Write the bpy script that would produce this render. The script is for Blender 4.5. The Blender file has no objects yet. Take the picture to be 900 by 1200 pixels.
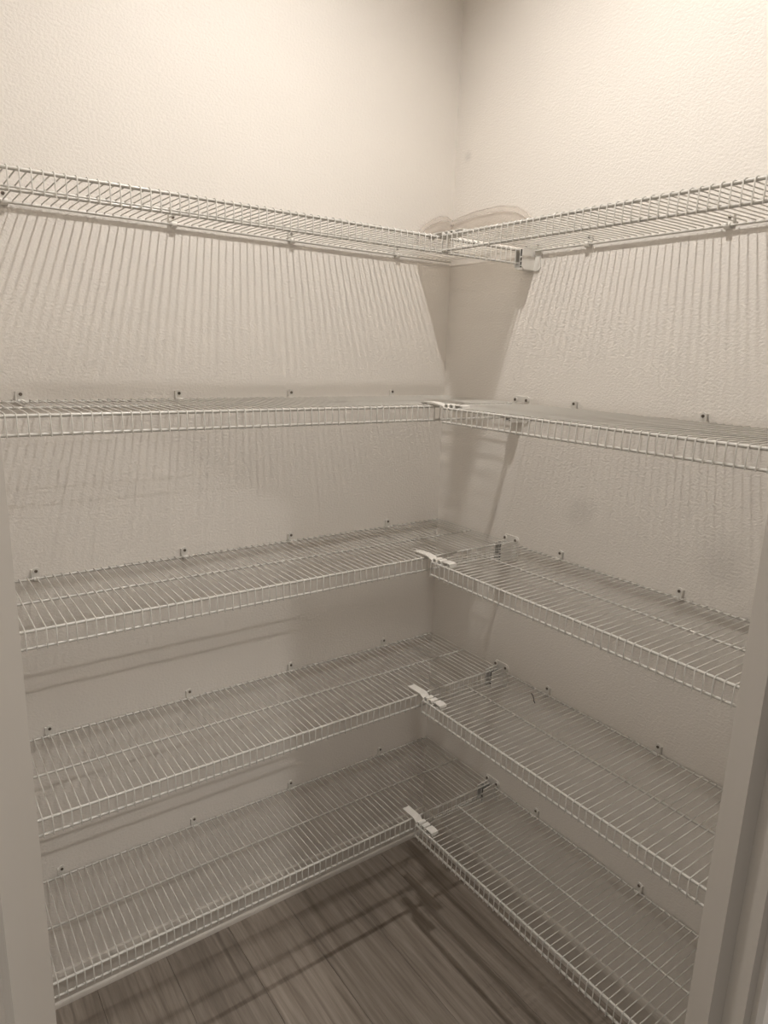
import bpy, math, random
from mathutils import Matrix, Vector
random.seed(4)
S = bpy.context.scene
C = S.collection

# ------------------------------------------------------------ camera
ZO = 0.013
cam_d = bpy.data.cameras.new('camera')
cam = bpy.data.objects.new('camera', cam_d); C.objects.link(cam)
right = Vector((0.81281797, -0.58166271, 0.03155062))
down = Vector((-0.10638775, -0.20148211, -0.97369739))
fwd = Vector((0.57272035, 0.78808213, -0.22565007))
M = Matrix(((right.x, -down.x, -fwd.x, -1.32738), (right.y, -down.y, -fwd.y, -1.54644),
            (right.z, -down.z, -fwd.z, 1.56653 + ZO), (0, 0, 0, 1)))
cam.matrix_world = M
cam_d.sensor_fit = 'VERTICAL'; cam_d.sensor_height = 36.0; cam_d.sensor_width = 27.0
cam_d.lens = 798.565 / 1200 * 36.0
cam_d.clip_start = 0.02
S.camera = cam

# ------------------------------------------------------------ world, exposure
w = bpy.data.worlds.new('world'); S.world = w; w.use_nodes = True
w.node_tree.nodes['Background'].inputs[0].default_value = (1.0, 0.95, 0.89, 1)
w.node_tree.nodes['Background'].inputs[1].default_value = 0.30
S.view_settings.view_transform = 'Standard'
S.view_settings.look = 'None'
S.view_settings.gamma = 1
S.view_settings.use_curve_mapping = False
S.view_settings.exposure = 0.05
CEIL = 3.06
LAMPS = {'pantry': ((-0.63, -0.67), 0.031, 2080.0), 'hall': ((-1.15, -2.90), 0.046, 1500.0)}   # position, lens radius, emission

# ------------------------------------------------------------ materials
def mat(name, col, rough=0.6, metal=0.0):
    m = bpy.data.materials.new(name); m.use_nodes = True
    b = m.node_tree.nodes['Principled BSDF']
    b.inputs['Base Color'].default_value = (*col, 1)
    b.inputs['Roughness'].default_value = rough
    b.inputs['Metallic'].default_value = metal
    return m, b, m.node_tree

def bump(nt, b, scale, strength, dist, detail=3, stretch=None):
    N = nt.nodes
    tc = N.new('ShaderNodeTexCoord'); mp = N.new('ShaderNodeMapping')
    if stretch: mp.inputs['Scale'].default_value = stretch
    nz = N.new('ShaderNodeTexNoise'); nz.inputs['Scale'].default_value = scale; nz.inputs['Detail'].default_value = detail
    bp = N.new('ShaderNodeBump'); bp.inputs['Strength'].default_value = strength; bp.inputs['Distance'].default_value = dist
    L = nt.links
    L.new(tc.outputs['Object'], mp.inputs[0]); L.new(mp.outputs[0], nz.inputs[0])
    L.new(nz.outputs[0], bp.inputs['Height']); L.new(bp.outputs[0], b.inputs['Normal'])
    return tc, nz, bp

def wall_mat(name, col, spots=()):
    """orange-peel painted drywall; spots = smudges (x,y,z,radius,amount)"""
    m, b, nt = mat(name, col, 0.55)
    N, L = nt.nodes, nt.links
    tc, nz, bp = bump(nt, b, 165, 0.50, 0.0026, 2.5, (1, 1, 1.35))
    big = N.new('ShaderNodeTexNoise'); big.inputs['Scale'].default_value = 2.2; big.inputs['Detail'].default_value = 4
    L.new(tc.outputs['Object'], big.inputs[0])
    r = N.new('ShaderNodeMapRange'); r.inputs[1].default_value = .3; r.inputs[2].default_value = .7
    r.inputs[3].default_value = 0.96; r.inputs[4].default_value = 1.02
    L.new(big.outputs[0], r.inputs[0])
    val = r.outputs[0]
    for (x, y, z, rad, amt) in spots:
        d = N.new('ShaderNodeVectorMath'); d.operation = 'DISTANCE'
        wob = N.new('ShaderNodeTexNoise'); wob.inputs['Scale'].default_value = 14
        L.new(tc.outputs['Object'], wob.inputs[0])
        sc = N.new('ShaderNodeVectorMath'); sc.operation = 'MULTIPLY_ADD'
        sc.inputs[1].default_value = (rad * .9,) * 3
        L.new(wob.outputs['Color'], sc.inputs[0]); L.new(tc.outputs['Object'], sc.inputs[2])
        L.new(sc.outputs[0], d.inputs[0]); d.inputs[1].default_value = (x + rad * .45, y + rad * .45, z + rad * .45)
        mr = N.new('ShaderNodeMapRange'); mr.interpolation_type = 'SMOOTHSTEP'
        mr.inputs[1].default_value = 0; mr.inputs[2].default_value = rad
        mr.inputs[3].default_value = 1 - amt; mr.inputs[4].default_value = 1
        L.new(d.outputs['Value'], mr.inputs[0])
        mu = N.new('ShaderNodeMath'); mu.operation = 'MULTIPLY'
        L.new(val, mu.inputs[0]); L.new(mr.outputs[0], mu.inputs[1]); val = mu.outputs[0]
    mx = N.new('ShaderNodeVectorMath'); mx.operation = 'SCALE'; mx.inputs[0].default_value = col
    L.new(val, mx.inputs['Scale']); L.new(mx.outputs[0], b.inputs['Base Color'])
    return m

WCOL = (0.78, 0.735, 0.68)
M_wall = wall_mat('wall_paint', WCOL)
M_wall_r = wall_mat('wall_paint_smudged', WCOL, [(0, -.525, 1.225, .055, .12), (0, -.889, 1.19, .08, .12),
                                                (0, -.05, 2.10, .02, .15), (0, -.95, 1.10, .05, .07)])
M_ceil, b_, nt_ = mat('ceiling_paint', (.84, .81, .77), .8); bump(nt_, b_, 60, .5, .004)
M_trim, b_, nt_ = mat('trim_paint', (.62, .575, .52), .38); bump(nt_, b_, 30, .15, .002, 2, (1, 1, .08))
M_wire, b_, nt_ = mat('white_coated_wire', (.58, .555, .51), .30)
M_plastic, b_, nt_ = mat('white_plastic', (.72, .69, .64), .42); bump(nt_, b_, 300, .1, .0005)
M_screw, b_, nt_ = mat('screw_steel', (.15, .125, .10), .5, .3)
M_dark, _, _ = mat('dark_scrap_and_slot_shade', (.03, .025, .02), .6)  # also colours in the shade of the bracket slots
M_drum, _, _ = mat('dark_cutoff_drum', (.22, .20, .18), .5)  # dark baffle colour, added to keep lamp light off the upper walls

# clear plastic: mostly see-through with a gloss
M_clear = bpy.data.materials.new('clear_plastic'); M_clear.use_nodes = True
nt = M_clear.node_tree; nt.nodes.clear()
o = nt.nodes.new('ShaderNodeOutputMaterial'); tr = nt.nodes.new('ShaderNodeBsdfTransparent')
gl = nt.nodes.new('ShaderNodeBsdfGlossy'); df = nt.nodes.new('ShaderNodeBsdfDiffuse')
m1 = nt.nodes.new('ShaderNodeMixShader'); m2 = nt.nodes.new('ShaderNodeMixShader'); fr = nt.nodes.new('ShaderNodeFresnel')
tr.inputs[0].default_value = (.985, .975, .965, 1); gl.inputs['Roughness'].default_value = .18
df.inputs[0].default_value = (.70, .62, .57, 1); m1.inputs[0].default_value = .035
nt.nodes.remove(fr); m2.inputs[0].default_value = .035
nt.links.new(tr.outputs[0], m1.inputs[1]); nt.links.new(df.outputs[0], m1.inputs[2])
nt.links.new(m1.outputs[0], m2.inputs[1]); nt.links.new(gl.outputs[0], m2.inputs[2])
nt.links.new(m2.outputs[0], o.inputs[0])
# the tray's frosted bottom scatters light
M_frost = bpy.data.materials.new('frosted_plastic'); M_frost.use_nodes = True
nt = M_frost.node_tree; nt.nodes.clear()
o = nt.nodes.new('ShaderNodeOutputMaterial'); tr = nt.nodes.new('ShaderNodeBsdfTransparent'); tl = nt.nodes.new('ShaderNodeBsdfTranslucent')
m1 = nt.nodes.new('ShaderNodeMixShader'); m1.inputs[0].default_value = .55
tr.inputs[0].default_value = (.95, .94, .92, 1); tl.inputs[0].default_value = (.85, .82, .78, 1)
nt.links.new(tr.outputs[0], m1.inputs[1]); nt.links.new(tl.outputs[0], m1.inputs[2]); nt.links.new(m1.outputs[0], o.inputs[0])

M_rim = M_clear.copy(); M_rim.name = 'clear_plastic_rim'
for n_ in M_rim.node_tree.nodes:
    if n_.type == 'MIX_SHADER' and abs(n_.inputs[0].default_value - .035) < 1e-6 and n_.inputs[1].links[0].from_node.type == 'BSDF_TRANSPARENT': n_.inputs[0].default_value = .30
def lens_mat(name, strength):
    m = bpy.data.materials.new(name); m.use_nodes = True
    nt = m.node_tree; nt.nodes.clear()
    o = nt.nodes.new('ShaderNodeOutputMaterial'); e = nt.nodes.new('ShaderNodeEmission')
    e.inputs[0].default_value = (1.0, .965, .92, 1); e.inputs[1].default_value = strength
    nt.links.new(e.outputs[0], o.inputs[0]); return m

def plank_mat():
    m, b, nt = mat('grey_wood_plank', (.2, .17, .14), .42)
    N, L = nt.nodes, nt.links
    tc = N.new('ShaderNodeTexCoord'); oi = N.new('ShaderNodeObjectInfo')
    mp = N.new('ShaderNodeMapping'); mp.inputs['Scale'].default_value = (1, .045, 1)
    off = N.new('ShaderNodeVectorMath'); off.operation = 'MULTIPLY_ADD'; off.inputs[1].default_value = (7, 31, 3)
    cmb = N.new('ShaderNodeCombineXYZ')
    for i in range(3): L.new(oi.outputs['Random'], cmb.inputs[i])
    L.new(cmb.outputs[0], off.inputs[0]); L.new(tc.outputs['Object'], off.inputs[2]); L.new(off.outputs[0], mp.inputs[0])
    n1 = N.new('ShaderNodeTexNoise'); n1.inputs['Scale'].default_value = 55; n1.inputs['Detail'].default_value = 6
    n1.inputs['Roughness'].default_value = .65; n1.inputs['Distortion'].default_value = .8
    L.new(mp.outputs[0], n1.inputs[0])
    n2 = N.new('ShaderNodeTexNoise'); n2.inputs['Scale'].default_value = 130; n2.inputs['Detail'].default_value = 3
    L.new(mp.outputs[0], n2.inputs[0])
    ad = N.new('ShaderNodeMath'); ad.operation = 'MULTIPLY_ADD'; ad.inputs[1].default_value = .35
    L.new(n2.outputs[0], ad.inputs[0]); L.new(n1.outputs[0], ad.inputs[2])
    cr = N.new('ShaderNodeValToRGB'); el = cr.color_ramp.elements
    el[0].position = .42; el[0].color = (.150, .122, .098, 1)
    el[1].position = .95; el[1].color = (.36, .31, .262, 1)
    el2 = cr.color_ramp.elements.new(.66); el2.color = (.245, .207, .172, 1)
    L.new(ad.outputs[0], cr.inputs[0])
    mr = N.new('ShaderNodeMapRange'); mr.inputs[3].default_value = .88; mr.inputs[4].default_value = 1.12
    L.new(oi.outputs['Random'], mr.inputs[0])
    sc = N.new('ShaderNodeVectorMath'); sc.operation = 'SCALE'
    L.new(cr.outputs[0], sc.inputs[0]); L.new(mr.outputs[0], sc.inputs['Scale']); L.new(sc.outputs[0], b.inputs['Base Color'])
    bp = N.new('ShaderNodeBump'); bp.inputs['Strength'].default_value = .25; bp.inputs['Distance'].default_value = .002
    L.new(ad.outputs[0], bp.inputs['Height']); L.new(bp.outputs[0], b.inputs['Normal'])
    return m
M_plank = plank_mat()
M_sub, _, _ = mat('floor_joint', (.05, .04, .032), .8)

# ------------------------------------------------------------ helpers
class MB:
    def __init__(s): s.v = []; s.f = []
    def box(s, x0, x1, y0, y1, z0, z1, bev=0, mtx=None):
        if bev <= 0:
            P = [(x0, y0, z0), (x1, y0, z0), (x1, y1, z0), (x0, y1, z0), (x0, y0, z1), (x1, y0, z1), (x1, y1, z1), (x0, y1, z1)]
            F = [(0, 3, 2, 1), (4, 5, 6, 7), (0, 1, 5, 4), (1, 2, 6, 5), (2, 3, 7, 6), (3, 0, 4, 7)]
            s.add(P, F, mtx)
        else:   # bevelled top only edges: lower block + chamfered cap
            b = bev
            P = [(x0, y0, z0), (x1, y0, z0), (x1, y1, z0), (x0, y1, z0),
                 (x0, y0, z1 - b), (x1, y0, z1 - b), (x1, y1, z1 - b), (x0, y1, z1 - b),
                 (x0 + b, y0 + b, z1), (x1 - b, y0 + b, z1), (x1 - b, y1 - b, z1), (x0 + b, y1 - b, z1)]
            F = [(0, 3, 2, 1), (8, 9, 10, 11)]
            for k in (0, 4):
                for i in range(4):
                    j = (i + 1) % 4; F.append((k + i, k + j, k + 4 + j, k + 4 + i))
            s.add(P, F, mtx)
        return s
    def add(s, P, F, mtx=None):
        n = len(s.v)
        if mtx: P = [tuple(mtx @ Vector(p)) for p in P]
        s.v += [tuple(p) for p in P]; s.f += [tuple(n + i for i in f) for f in F]
        return s
    def tube(s, pts, r, sides=8, cap=True):
        pts = [Vector(p) for p in pts]; n = len(s.v); t0 = None; nrm = None
        for i, p in enumerate(pts):
            if i == 0: t = (pts[1] - p)
            elif i == len(pts) - 1: t = (p - pts[i - 1])
            else: t = (pts[i + 1] - p).normalized() + (p - pts[i - 1]).normalized()
            t.normalize()
            if nrm is None:
                a = Vector((0, 0, 1)) if abs(t.z) < .9 else Vector((1, 0, 0))
                nrm = (a - t * a.dot(t)).normalized()
            else: nrm = (nrm - t * nrm.dot(t)).normalized()
            bn = t.cross(nrm)
            for k in range(sides):
                a = 2 * math.pi * k / sides
                s.v.append(tuple(p + (nrm * math.cos(a) + bn * math.sin(a)) * r))
        for i in range(len(pts) - 1):
            for k in range(sides):
                k2 = (k + 1) % sides
                s.f.append((n + i * sides + k, n + i * sides + k2, n + (i + 1) * sides + k2, n + (i + 1) * sides + k))
        if cap:
            s.f.append(tuple(n + k for k in reversed(range(sides))))
            m = n + (len(pts) - 1) * sides; s.f.append(tuple(m + k for k in range(sides)))
        return s
    def prism(s, poly, a0, a1, axis):
        """poly (p,q) extruded along axis ('x': poly=(y,z); 'y': poly=(x,z); 'z': poly=(x,y))"""
        def mk(p, q, a): return {'x': (a, p, q), 'y': (p, a, q), 'z': (p, q, a)}[axis]
        n = len(poly); P = [mk(p, q, a0) for p, q in poly] + [mk(p, q, a1) for p, q in poly]
        F = [tuple(reversed(range(n))), tuple(range(n, 2 * n))] + [(i, (i + 1) % n, n + (i + 1) % n, n + i) for i in range(n)]
        return s.add(P, F)
    def strip(s, path, th, a0, a1, axis):
        """a bent strip: centre path (p,q), thickness th, extruded from a0 to a1"""
        up, lo = [], []
        for i, p in enumerate(path):
            a = Vector(path[max(i - 1, 0)]); b = Vector(path[min(i + 1, len(path) - 1)])
            t = (b - a).normalized(); nn = Vector((-t.y, t.x)) * th / 2
            up.append((p[0] + nn.x, p[1] + nn.y)); lo.append((p[0] - nn.x, p[1] - nn.y))
        for i in range(len(path) - 1):
            s.prism([lo[i], lo[i + 1], up[i + 1], up[i]], a0, a1, axis)
        return s
    def lathe(s, prof, c, sides=16, axis='z'):
        n = len(s.v)
        for (r, h) in prof:
            for k in range(sides):
                a = 2 * math.pi * k / sides; x, y = r * math.cos(a), r * math.sin(a)
                s.v.append({'z': (c[0] + x, c[1] + y, c[2] + h), 'y': (c[0] + x, c[1] + h, c[2] + y), 'x': (c[0] + h, c[1] + x, c[2] + y)}[axis])
        for i in range(len(prof) - 1):
            for k in range(sides):
                k2 = (k + 1) % sides
                s.f.append((n + i * sides + k, n + i * sides + k2, n + (i + 1) * sides + k2, n + (i + 1) * sides + k))
        s.f.append(tuple(n + k for k in reversed(range(sides)))); m = n + (len(prof) - 1) * sides
        s.f.append(tuple(m + k for k in range(sides)))
        return s
    def mesh(s, name, m, smooth=False):
        me = bpy.data.meshes.new(name); me.from_pydata(s.v, [], s.f); me.validate()
        me.materials.append(m)
        import bmesh
        bm = bmesh.new(); bm.from_mesh(me); bmesh.ops.recalc_face_normals(bm, faces=bm.faces); bm.to_mesh(me); bm.free()
        if smooth:
            me.polygons.foreach_set('use_smooth', [True] * len(me.polygons))
            if hasattr(me, 'set_sharp_from_angle'): me.set_sharp_from_angle(angle=math.radians(50))
        me.update(); return me
    def build(s, name, m, parent=None, smooth=False):
        return link(name, s.mesh(name, m, smooth), parent)

def link(name, me, parent=None, loc=None):
    o = bpy.data.objects.new(name, me); C.objects.link(o)
    if parent: o.parent = parent
    if loc: o.location = loc
    return o
def thing(name, label, cat, loc=(0, 0, 0), rz=0, group=None):
    o = bpy.data.objects.new(name, None); C.objects.link(o); o.location = loc; o.rotation_euler = (0, 0, rz)
    o.empty_display_size = .05
    o['label'] = label; o['category'] = cat
    if group: o['group'] = group
    return o
def struct(o, label=None):
    o['kind'] = 'structure'
    if label: o['label'] = label; 
    return o
PI = math.pi

# ------------------------------------------------------------ setting
LX, RY = -1.30, -1.36          # return walls
T = 0.115
r2 = math.sqrt(.5)
struct(MB().box(LX - T, T, 0, T, 0, CEIL).build('wall_left', M_wall), 'beige textured wall along the left side')
struct(MB().box(0, T, RY - T, 0, 0, CEIL).build('wall_right', M_wall_r), 'beige textured wall along the right side with faint grey smudges')
# return walls, ends mitred into the diagonal wall
k = T * math.tan(math.radians(22.5))
p = [(LX, 0), (LX, -.70), (LX - T, -.70 - k), (LX - T, 0)]
struct(MB().prism(p, 0, CEIL, 'z').build('wall_return_left', M_wall), 'short beige side wall left of the doorway')
q = [(0, RY), (-.64, RY), (-.64 - k, RY - T), (0, RY - T)]
struct(MB().prism(q, 0, CEIL, 'z').build('wall_return_right', M_wall), 'short beige side wall right of the doorway')
# diagonal door wall: local frame origin A, e along the wall, n outward
def dg(a, t): return (-1.24 + r2 * a - r2 * t, -.76 - r2 * a - r2 * t)    # a: along opening from A, t: outwards
WID = .731; JT = .018; HEAD = 2.04
def dbox(mb, a0, a1, t0, t1, z0, z1):
    return mb.prism([dg(a0, t0), dg(a1, t0), dg(a1, t1), dg(a0, t1)], z0, z1, 'z')
mb = MB()
kL = -(.06 * math.sqrt(2))
mb.prism([(LX, -.70), dg(-JT, 0), dg(-JT, T), (LX - T, -.70 - k)], 0, CEIL, 'z')
mb.prism([(-.64, RY), dg(WID + JT, 0), dg(WID + JT, T), (-.64 - k, RY - T)], 0, CEIL, 'z')
dbox(mb, -JT, WID + JT, 0, T, HEAD + JT, CEIL)
struct(mb.build('wall_doorway', M_wall), 'diagonal wall that holds the doorway')
struct(MB().prism([(T, T), (LX - T, T), (LX - T, -3.9), (T, -3.9)], CEIL, CEIL + .05, 'z').build('ceiling', M_ceil))

# door frame
door = bpy.data.objects.new('door_1', None); C.objects.link(door); door['kind'] = 'structure'
door['label'] = 'open doorway with white painted frame'
dbox(MB(), -JT, 0, -.001, T + .001, 0, HEAD).build('jamb', M_trim, door)
dbox(MB(), WID, WID + JT, -.001, T + .001, 0, HEAD).build('jamb', M_trim, door)
dbox(MB(), -JT, WID + JT, -.001, T + .001, HEAD, HEAD + JT).build('head_jamb', M_trim, door)
SP = .011
dbox(MB(), 0, SP, .046, .078, 0, HEAD).build('door_stop', M_trim, door)
dbox(MB(), WID - SP, WID, .046, .078, 0, HEAD).build('door_stop', M_trim, door)
dbox(MB(), SP, WID - SP, .046, .078, HEAD - SP, HEAD).build('door_stop', M_trim, door)
# moulded casing outside: profile (a offset from opening, thickness)
prof = [(.005, 0), (.005, .009), (.009, .012), (.016, .011), (.020, .014), (.042, .017), (.050, .017), (.056, .013), (.062, .012), (.062, 0)]
def casing(sign, a_ref):
    mb = MB()
    mb.prism([dg(a_ref + sign * a, T + .001 + t) for a, t in prof], 0, HEAD + .06, 'z')
    return mb.build('casing', M_trim, door)
casing(-1, 0); casing(1, WID)
dbox(MB(), -.062, WID + .062, T + .001, T + .017, HEAD + .005, HEAD + .062).build('head_casing', M_trim, door)
for (t, z) in ((.088, .575), (.1, .60)):
    mb = MB(); mb.lathe([(.0022, -.0006), (.0022, 0)], (0, 0, 0), 8, 'x')
    o_ = mb.build('screw_hole', M_dark, door)
    x, y = dg(WID - .0002, t); o_.location = (x, y, z); o_.rotation_euler = (0, 0, -PI / 4)

# floor: sub base plus one plank per object
base = struct(MB().prism([(T, T), (LX - 1.4, T), (LX - 1.4, -3.9), (T, -3.9)], -.02, -.004, 'z').build('floor', M_sub),
              'grey brown wood plank floor')
PW = .1747
cols = 16; x_edge = -.886 - 2 * PW
first = None
meshes = {}
for c in range(-9, 8):
    x0 = x_edge + c * PW
    if x0 > -.002: break
    st = [-.95, -.78, -1.12, -.86, -1.04][(c * 2) % 5]
    ys = [0.0]; y = st
    while y > -3.9: ys.append(y); y -= 1.21
    ys.append(-3.9)
    x1 = min(x0 + PW, -.0005)
    for ya, yb in zip(ys[:-1], ys[1:]):
        if ya - yb < .05: continue
        key = (round(x1 - x0, 3), round(ya - yb, 3))
        if key not in meshes:
            g = .0005
            meshes[key] = MB().box(g, key[0] - g, -key[1] + g, -g, -.012, 0, .0006).mesh('plank', M_plank)
        link('plank', meshes[key], base, (x0, ya, 0))

# baseboards
def bb(name, poly_fn, label=None):
    return poly_fn
BH = .088
bprof = [(0, 0), (.0190, 0), (.0185, .006), (.0165, .011), (.0125, .014), (.0125, BH - .016), (.0105, BH - .008), (.007, BH - .002), (.003, BH), (0, BH)]
struct(MB().prism([(-a, z) for a, z in bprof], LX, 0, 'x').build('baseboard_left', M_trim), 'white baseboard under the lowest left shelf')
struct(MB().prism([(-a, z) for a, z in bprof], RY, -.0125, 'y').build('baseboard_right', M_trim), 'white baseboard under the lowest right shelf')
struct(MB().prism([(LX + a, z) for a, z in bprof], -.70, -.0125, 'y').build('baseboard_return_left', M_trim))
struct(MB().prism([(RY + a, z) for a, z in bprof], -.64, -.0125, 'x').build('baseboard_return_right', M_trim))

# ------------------------------------------------------------ ceiling lights (above the frame)
for nm, lb in (('pantry', 'small round ceiling light inside the pantry with an added drum that cuts its side light'), ('hall', 'small round ceiling light outside the pantry doorway with an added drum that cuts its side light')):
    (x, y), rr_, st = LAMPS[nm]
    t = thing('ceiling_light', lb, 'light', (x, y, CEIL))
    ro = rr_ * 1.92
    mb = MB()                                    # added unseen drum: outer wall, rim, inner baffle that dims the upper walls
    pr = [(ro + .006, 0), (ro + .006, -.100), (ro + .003, -.103), (ro, -.100), (ro, -.047), (0.001, -.047)]
    n = 32
    for r_, h_ in pr:
        for k_ in range(n): mb.v.append((r_ * math.cos(2 * PI * k_ / n), r_ * math.sin(2 * PI * k_ / n), h_))
    for i_ in range(len(pr) - 1):
        for k_ in range(n): mb.f.append((i_ * n + k_, i_ * n + (k_ + 1) % n, (i_ + 1) * n + (k_ + 1) % n, (i_ + 1) * n + k_))
    mb.build('cutoff_drum', M_drum, t, True)
    MB().lathe([(rr_, -.0510), (rr_, -.0475)], (0, 0, 0), 32).build('lens', lens_mat(nm + '_lens', st), t)

# ------------------------------------------------------------ wire shelves
D = .305; PITCH = .0165
WR = .00122
RAIL = {'back_rail': (.0070, -.0040, .0026), 'middle_rail': (.155, -.0036, .0027), 'front_rail': (.3012, -.0040, .0031), 'lip_rail': (.3026, -.0350, .0028)}
me_wire = MB().tube([(0, .0035, -.0045), (0, .0060, -.0002), (0, .0100, .0004), (0, .3010, .0004), (0, .3062, -.0035), (0, .3070, -.0385)], WR, 6).mesh('deck_wire', M_wire, True)
ZS = [1.82681, 1.45411, 1.08327, .71274, .34502]
ZS = [z + ZO for z in ZS]
ORD = ['topmost', 'second from the top', 'middle', 'second from the bottom', 'lowest']
RSTART = [-.322, -.352, -.338, -.331, -.327]
LEFT_END = 1.285; RIGHT_END = -1.345

def rails(par, a, b):
    for n, (y, z, r) in RAIL.items():
        MB().tube([(a, y, z), (b, y, z)], r, 8).build(n, M_wire, par, True)
for i, z in enumerate(ZS):
    s = thing('wire_shelf', 'white wire shelf along the left wall, %s of its five' % ORD[i], 'shelf', (0, 0, z), PI, 'wire shelves on the left wall')
    rails(s, .006, LEFT_END)
    u = .0085
    while u < LEFT_END:
        link('deck_wire', me_wire, s, (u + random.uniform(-.0003, .0003), 0, 0)); u += PITCH
for i, z in enumerate(ZS):
    s = thing('wire_shelf', 'white wire shelf along the right wall, %s of its five' % ORD[i], 'shelf', (0, 0, z), PI / 2, 'wire shelves on the right wall')
    rails(s, RSTART[i], RIGHT_END)
    u = RSTART[i] - .003
    while u > RIGHT_END:
        link('deck_wire', me_wire, s, (u + random.uniform(-.0003, .0003), 0, 0)); u -= PITCH

# ------------------------------------------------------------ wall clips
def clip_mesh(sgn):
    mb = MB()
    # plate with rounded head
    pl = [(-.0065, -.010), (.0065, -.010), (.0065, .013)] + [(.0065 * math.cos(a), .013 + .0065 * math.sin(a)) for a in [PI * k / 6 for k in range(1, 6)]] + [(-.0065, .013)]
    mb.prism([(x, zz) for x, zz in pl], 0, .0030, 'y')
    # hook that cups the rail from below
    cy, cz, ro, ri = .0065, -.0035, .0068, .0034
    A = [math.radians(d) for d in range(165, 406, 20)]
    for a, b in zip(A[:-1], A[1:]):
        mb.prism([(cy + ri * math.cos(a), cz + ri * math.sin(a)), (cy + ri * math.cos(b), cz + ri * math.sin(b)),
                  (cy + ro * math.cos(b), cz + ro * math.sin(b)), (cy + ro * math.cos(a), cz + ro * math.sin(a))], -.0060, .0060, 'x')
    # anchor wing beside the screw
    x0, x1 = sorted((sgn * .0080, sgn * .0100))
    mb.box(x0, x1, 0, .0085, -.004, .0165)
    x0, x1 = sorted((sgn * .0060, sgn * .0100))
    mb.box(x0, x1, 0, .0030, -.004, .0150)
    return mb.mesh('clip_body', M_plastic)
screw_me = MB().lathe([(.0034, .0030), (.0034, .0042), (.0026, .0050), (.0012, .0050), (.0010, .0040)], (0, 0, .0115), 12, 'y').mesh('screw', M_screw, True)
cl_me = {1: clip_mesh(1), -1: clip_mesh(-1)}
POS = ['nearest the corner', 'second from the corner', 'third from the corner', 'fourth from the corner']
SH = ['top', 'second', 'middle', 'fourth', 'lowest']
for i, z in enumerate(ZS):
    for j, x in enumerate((.190, .505, .791, 1.113)):
        t = thing('wall_clip', 'small white wall clip with screw on %s left shelf, %s' % (SH[i], POS[j]), 'clip', (-x, 0, z), PI, 'wall clips on the left wall')
        link('clip_body', cl_me[1], t); link('screw', screw_me, t)
    for j, y in enumerate((.478, .802)):
        t = thing('wall_clip', 'small white wall clip with screw on %s right shelf, %s' % (SH[i], ('nearer the corner', 'nearer the doorway')[j]), 'clip', (0, -y, z), PI / 2, 'wall clips on the right wall')
        link('clip_body', cl_me[-1], t); link('screw', screw_me, t)

# ------------------------------------------------------------ end brackets on the right wall
def bracket():
    mb = MB()
    def rr(y0, y1, z0, z1, r, n=4):
        P = []
        for (cy, cz, a0) in ((y1 - r, z1 - r, 0), (y0 + r, z1 - r, 90), (y0 + r, z0 + r, 180), (y1 - r, z0 + r, 270)):
            for k in range(n + 1):
                a = math.radians(a0 + 90 * k / n); P.append((cy + r * math.cos(a), cz + r * math.sin(a)))
        return P
    mb.prism(rr(-.3385, -.281, -.050, .018, .010), -.0035, 0, 'x')                       # wall flange
    for y0, y1 in ((-.3190, -.3166), (-.2945, -.2921)):                                  # side cheeks
        mb.prism([(-.046, .000), (-.0035, .004), (-.0035, -.048), (-.040, -.048), (-.046, -.042)], y0, y1, 'y')
    mb.prism([(-.3190, -.044), (-.3170, -.049), (-.2941, -.049), (-.2921, -.044), (-.2945, -.0440), (-.3166, -.0440)], -.043, -.0035, 'x')
    for zz in (-.0400, -.0300, -.0200):                                                  # ribs inside the cup
        mb.box(-.0455, -.0350, -.3166, -.3100, zz - .0009, zz + .0009)
    # screw bosses on the flange
    mb.lathe([(.0065, -.0060), (.0065, -.0035)], (0, -.2905, .0085), 12, 'x'); mb.lathe([(.0065, -.0060), (.0065, -.0035)], (0, -.3290, .0085), 12, 'x')
    return mb.mesh('bracket_body', M_plastic)
bme = bracket()
bin_ = MB().box(-.0440, -.0040, -.3160, -.3105, -.0435, -.0020).mesh('cup_shade', M_dark)  # dark block puts the shade of the open cup into colour
bs = MB().lathe([(.0032, -.0075), (.0038, -.0068), (.0038, -.0060)], (0, 0, 0), 12, 'x').mesh('screw', M_screw, True)
for i, z in enumerate(ZS):
    t = thing('end_bracket', 'white plastic end bracket on the right wall carrying the %s left shelf' % SH[i], 'bracket', (0, 0, z), 0, 'end brackets on the right wall')
    link('bracket_body', bme, t)
    link('cup_shade', bin_, t)['label'] = 'dark block standing in for the shade inside the bracket slot'
    link('screw', bs, t, (0, -.2905, .0085)); link('screw', bs, t, (0, -.3290, .0085))

# ------------------------------------------------------------ corner joiners (straps between the two shelves)
def joiner(ys):
    mb = MB()
    g = ys + .012            # where the strap meets the right shelf
    path = [(-.262, .0035), (-.285, .0048), (-.304, .0056), (-.314, .0046), (g - .005, .0000), (g - .008, -.0026)]
    mb.strip(path, .0022, -.2985, -.2765, 'x')
    yy = g - .0115
    for k, L in enumerate((.0105, .0115, .026)):
        mb.strip([(yy, -.0025), (yy - .0018, .0040), (yy - L * .6, .0050), (yy - L, .0038), (yy - L - .0012, -.0020)], .0022, -.2985 + .001 * k, -.2765 + .001 * k, 'x')
        yy -= L + .0052
    mb.box(-.2955, -.2795, yy + .004, g - .004, -.0070, -.0040)      # tongue beneath
    mb.box(-.2955, -.2795, -.2665, -.2640, -.004, .003)
    return mb.mesh('joiner', M_plastic)
jl = {0: ''}
for i, z in enumerate(ZS):
    o_ = link('corner_joiner', joiner(RSTART[i]), None, (0, 0, z + .0005))
    o_['label'] = 'white plastic strap joining the %s left shelf to the %s right shelf' % (SH[i], SH[i]); o_['category'] = 'joiner'
    o_['group'] = 'corner joiners'

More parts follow.
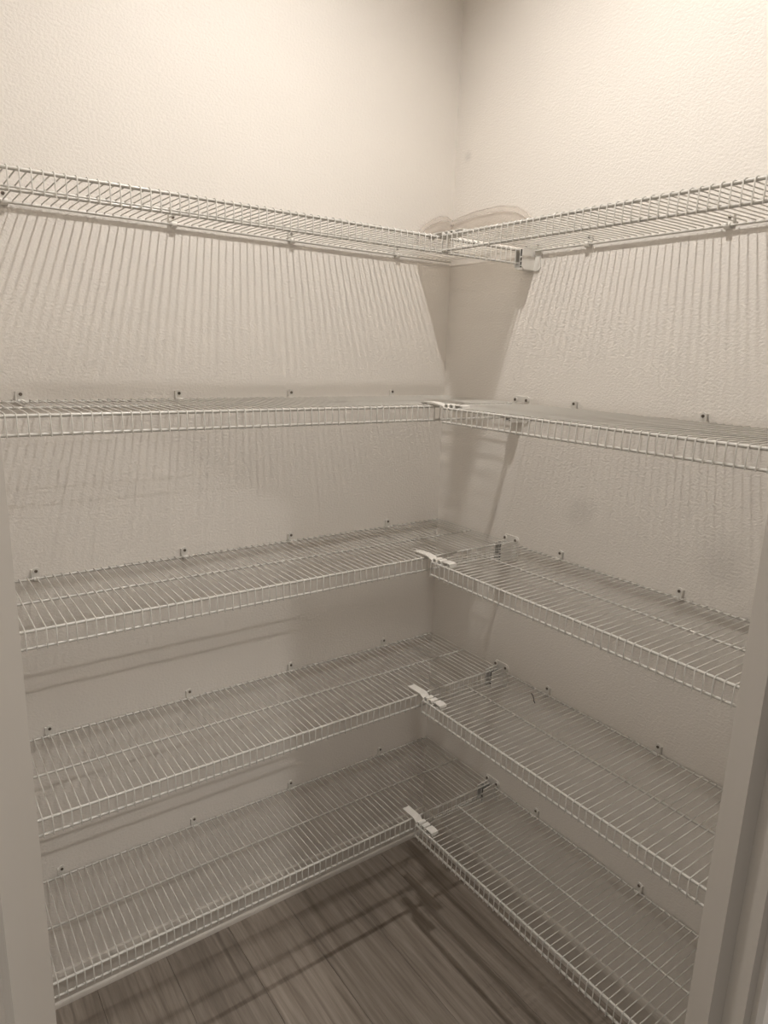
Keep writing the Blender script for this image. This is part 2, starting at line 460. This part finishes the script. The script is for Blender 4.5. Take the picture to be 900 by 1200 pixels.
# ------------------------------------------------------------ clear plastic tray in the corner of the top shelf
tray = thing('clear_plastic_tray', 'clear plastic corner tray with arched rims standing on the top left shelf', 'tray', (0, 0, ZS[0] + .0022))
def arch(s, kind):
    # s runs along the wall from the corner; height of the rim above the deck
    pts = {'L': [(0, .102), (.02, .110), (.045, .108), (.07, .098), (.095, .083), (.115, .064), (.126, .040)],
           'R': [(0, .100), (.04, .108), (.10, .114), (.18, .115), (.24, .106), (.28, .088), (.302, .066)]}[kind]
    for (a, b), (c, d) in zip(pts[:-1], pts[1:]):
        if s <= c:
            t = (s - a) / (c - a); t = t * t * (3 - 2 * t) * .5 + t * .5
            return b + (d - b) * t
    return pts[-1][1]
def wallsheet(kind):
    mb = MB(); n = 24; L = .126 if kind == 'L' else .296
    g0 = .006
    V = []
    for i in range(n + 1):
        s = L * i / n; h = arch(s, kind)
        for (off, zf) in ((.040, 0), (.022, .12), (.012, .45), (.010, .85), (.008, 1.0)):
            z = h * zf; V.append((-(s + g0), -off, z) if kind == 'L' else (-off, -(s + g0), z))
    # thickness
    def shift(v): return (v[0], v[1] - .001, v[2]) if kind == 'L' else (v[0] - .001, v[1], v[2])
    N = len(V); V2 = V + [shift(v) for v in V]; F = []
    for i in range(n):
        for j in range(4):
            a = i * 5 + j; F.append((a, a + 1, a + 6, a + 5)); F.append((N + a, N + a + 5, N + a + 6, N + a + 1))
    mb.add(V2, F)
    return mb.build('tray_wall', M_clear, tray, True)
wallsheet('L'); wallsheet('R')
for kind in 'LR':
    L = .126 if kind == 'L' else .296
    for off, dz, rr_ in ((.0085, .0, .0013), (.013, -.012, .0009)):
        P = []
        for i in range(25):
            s = L * i / 24; h = max(arch(s, kind) + dz, .003)
            P.append((-(s + .006), -off, h) if kind == 'L' else (-off, -(s + .006), h))
        MB().tube(P, rr_, 6).build('rim', M_rim, tray, True)
MB().prism([(-.012, -.012), (-.132, -.012), (-.134, -.155), (-.160, -.200), (-.205, -.245), (-.230, -.275), (-.236, -.300), (-.012, -.300)], 0, .0012, 'z').build('tray_floor', M_frost, tray)

# ------------------------------------------------------------ small dark scrap on the fourth right shelf
z4 = ZS[3]
P = [(-.045, -.462, z4 + .0028), (-.052, -.474, z4 + .0040), (-.062, -.486, z4 + .0040), (-.070, -.494, z4 + .0028), (-.076, -.503, z4 + .0028)]
o_ = MB().tube(P, .0012, 6).build('twist_tie', M_dark, None, True)
o_['label'] = 'tiny dark curved scrap lying on the fourth right shelf'; o_['category'] = 'scrap'
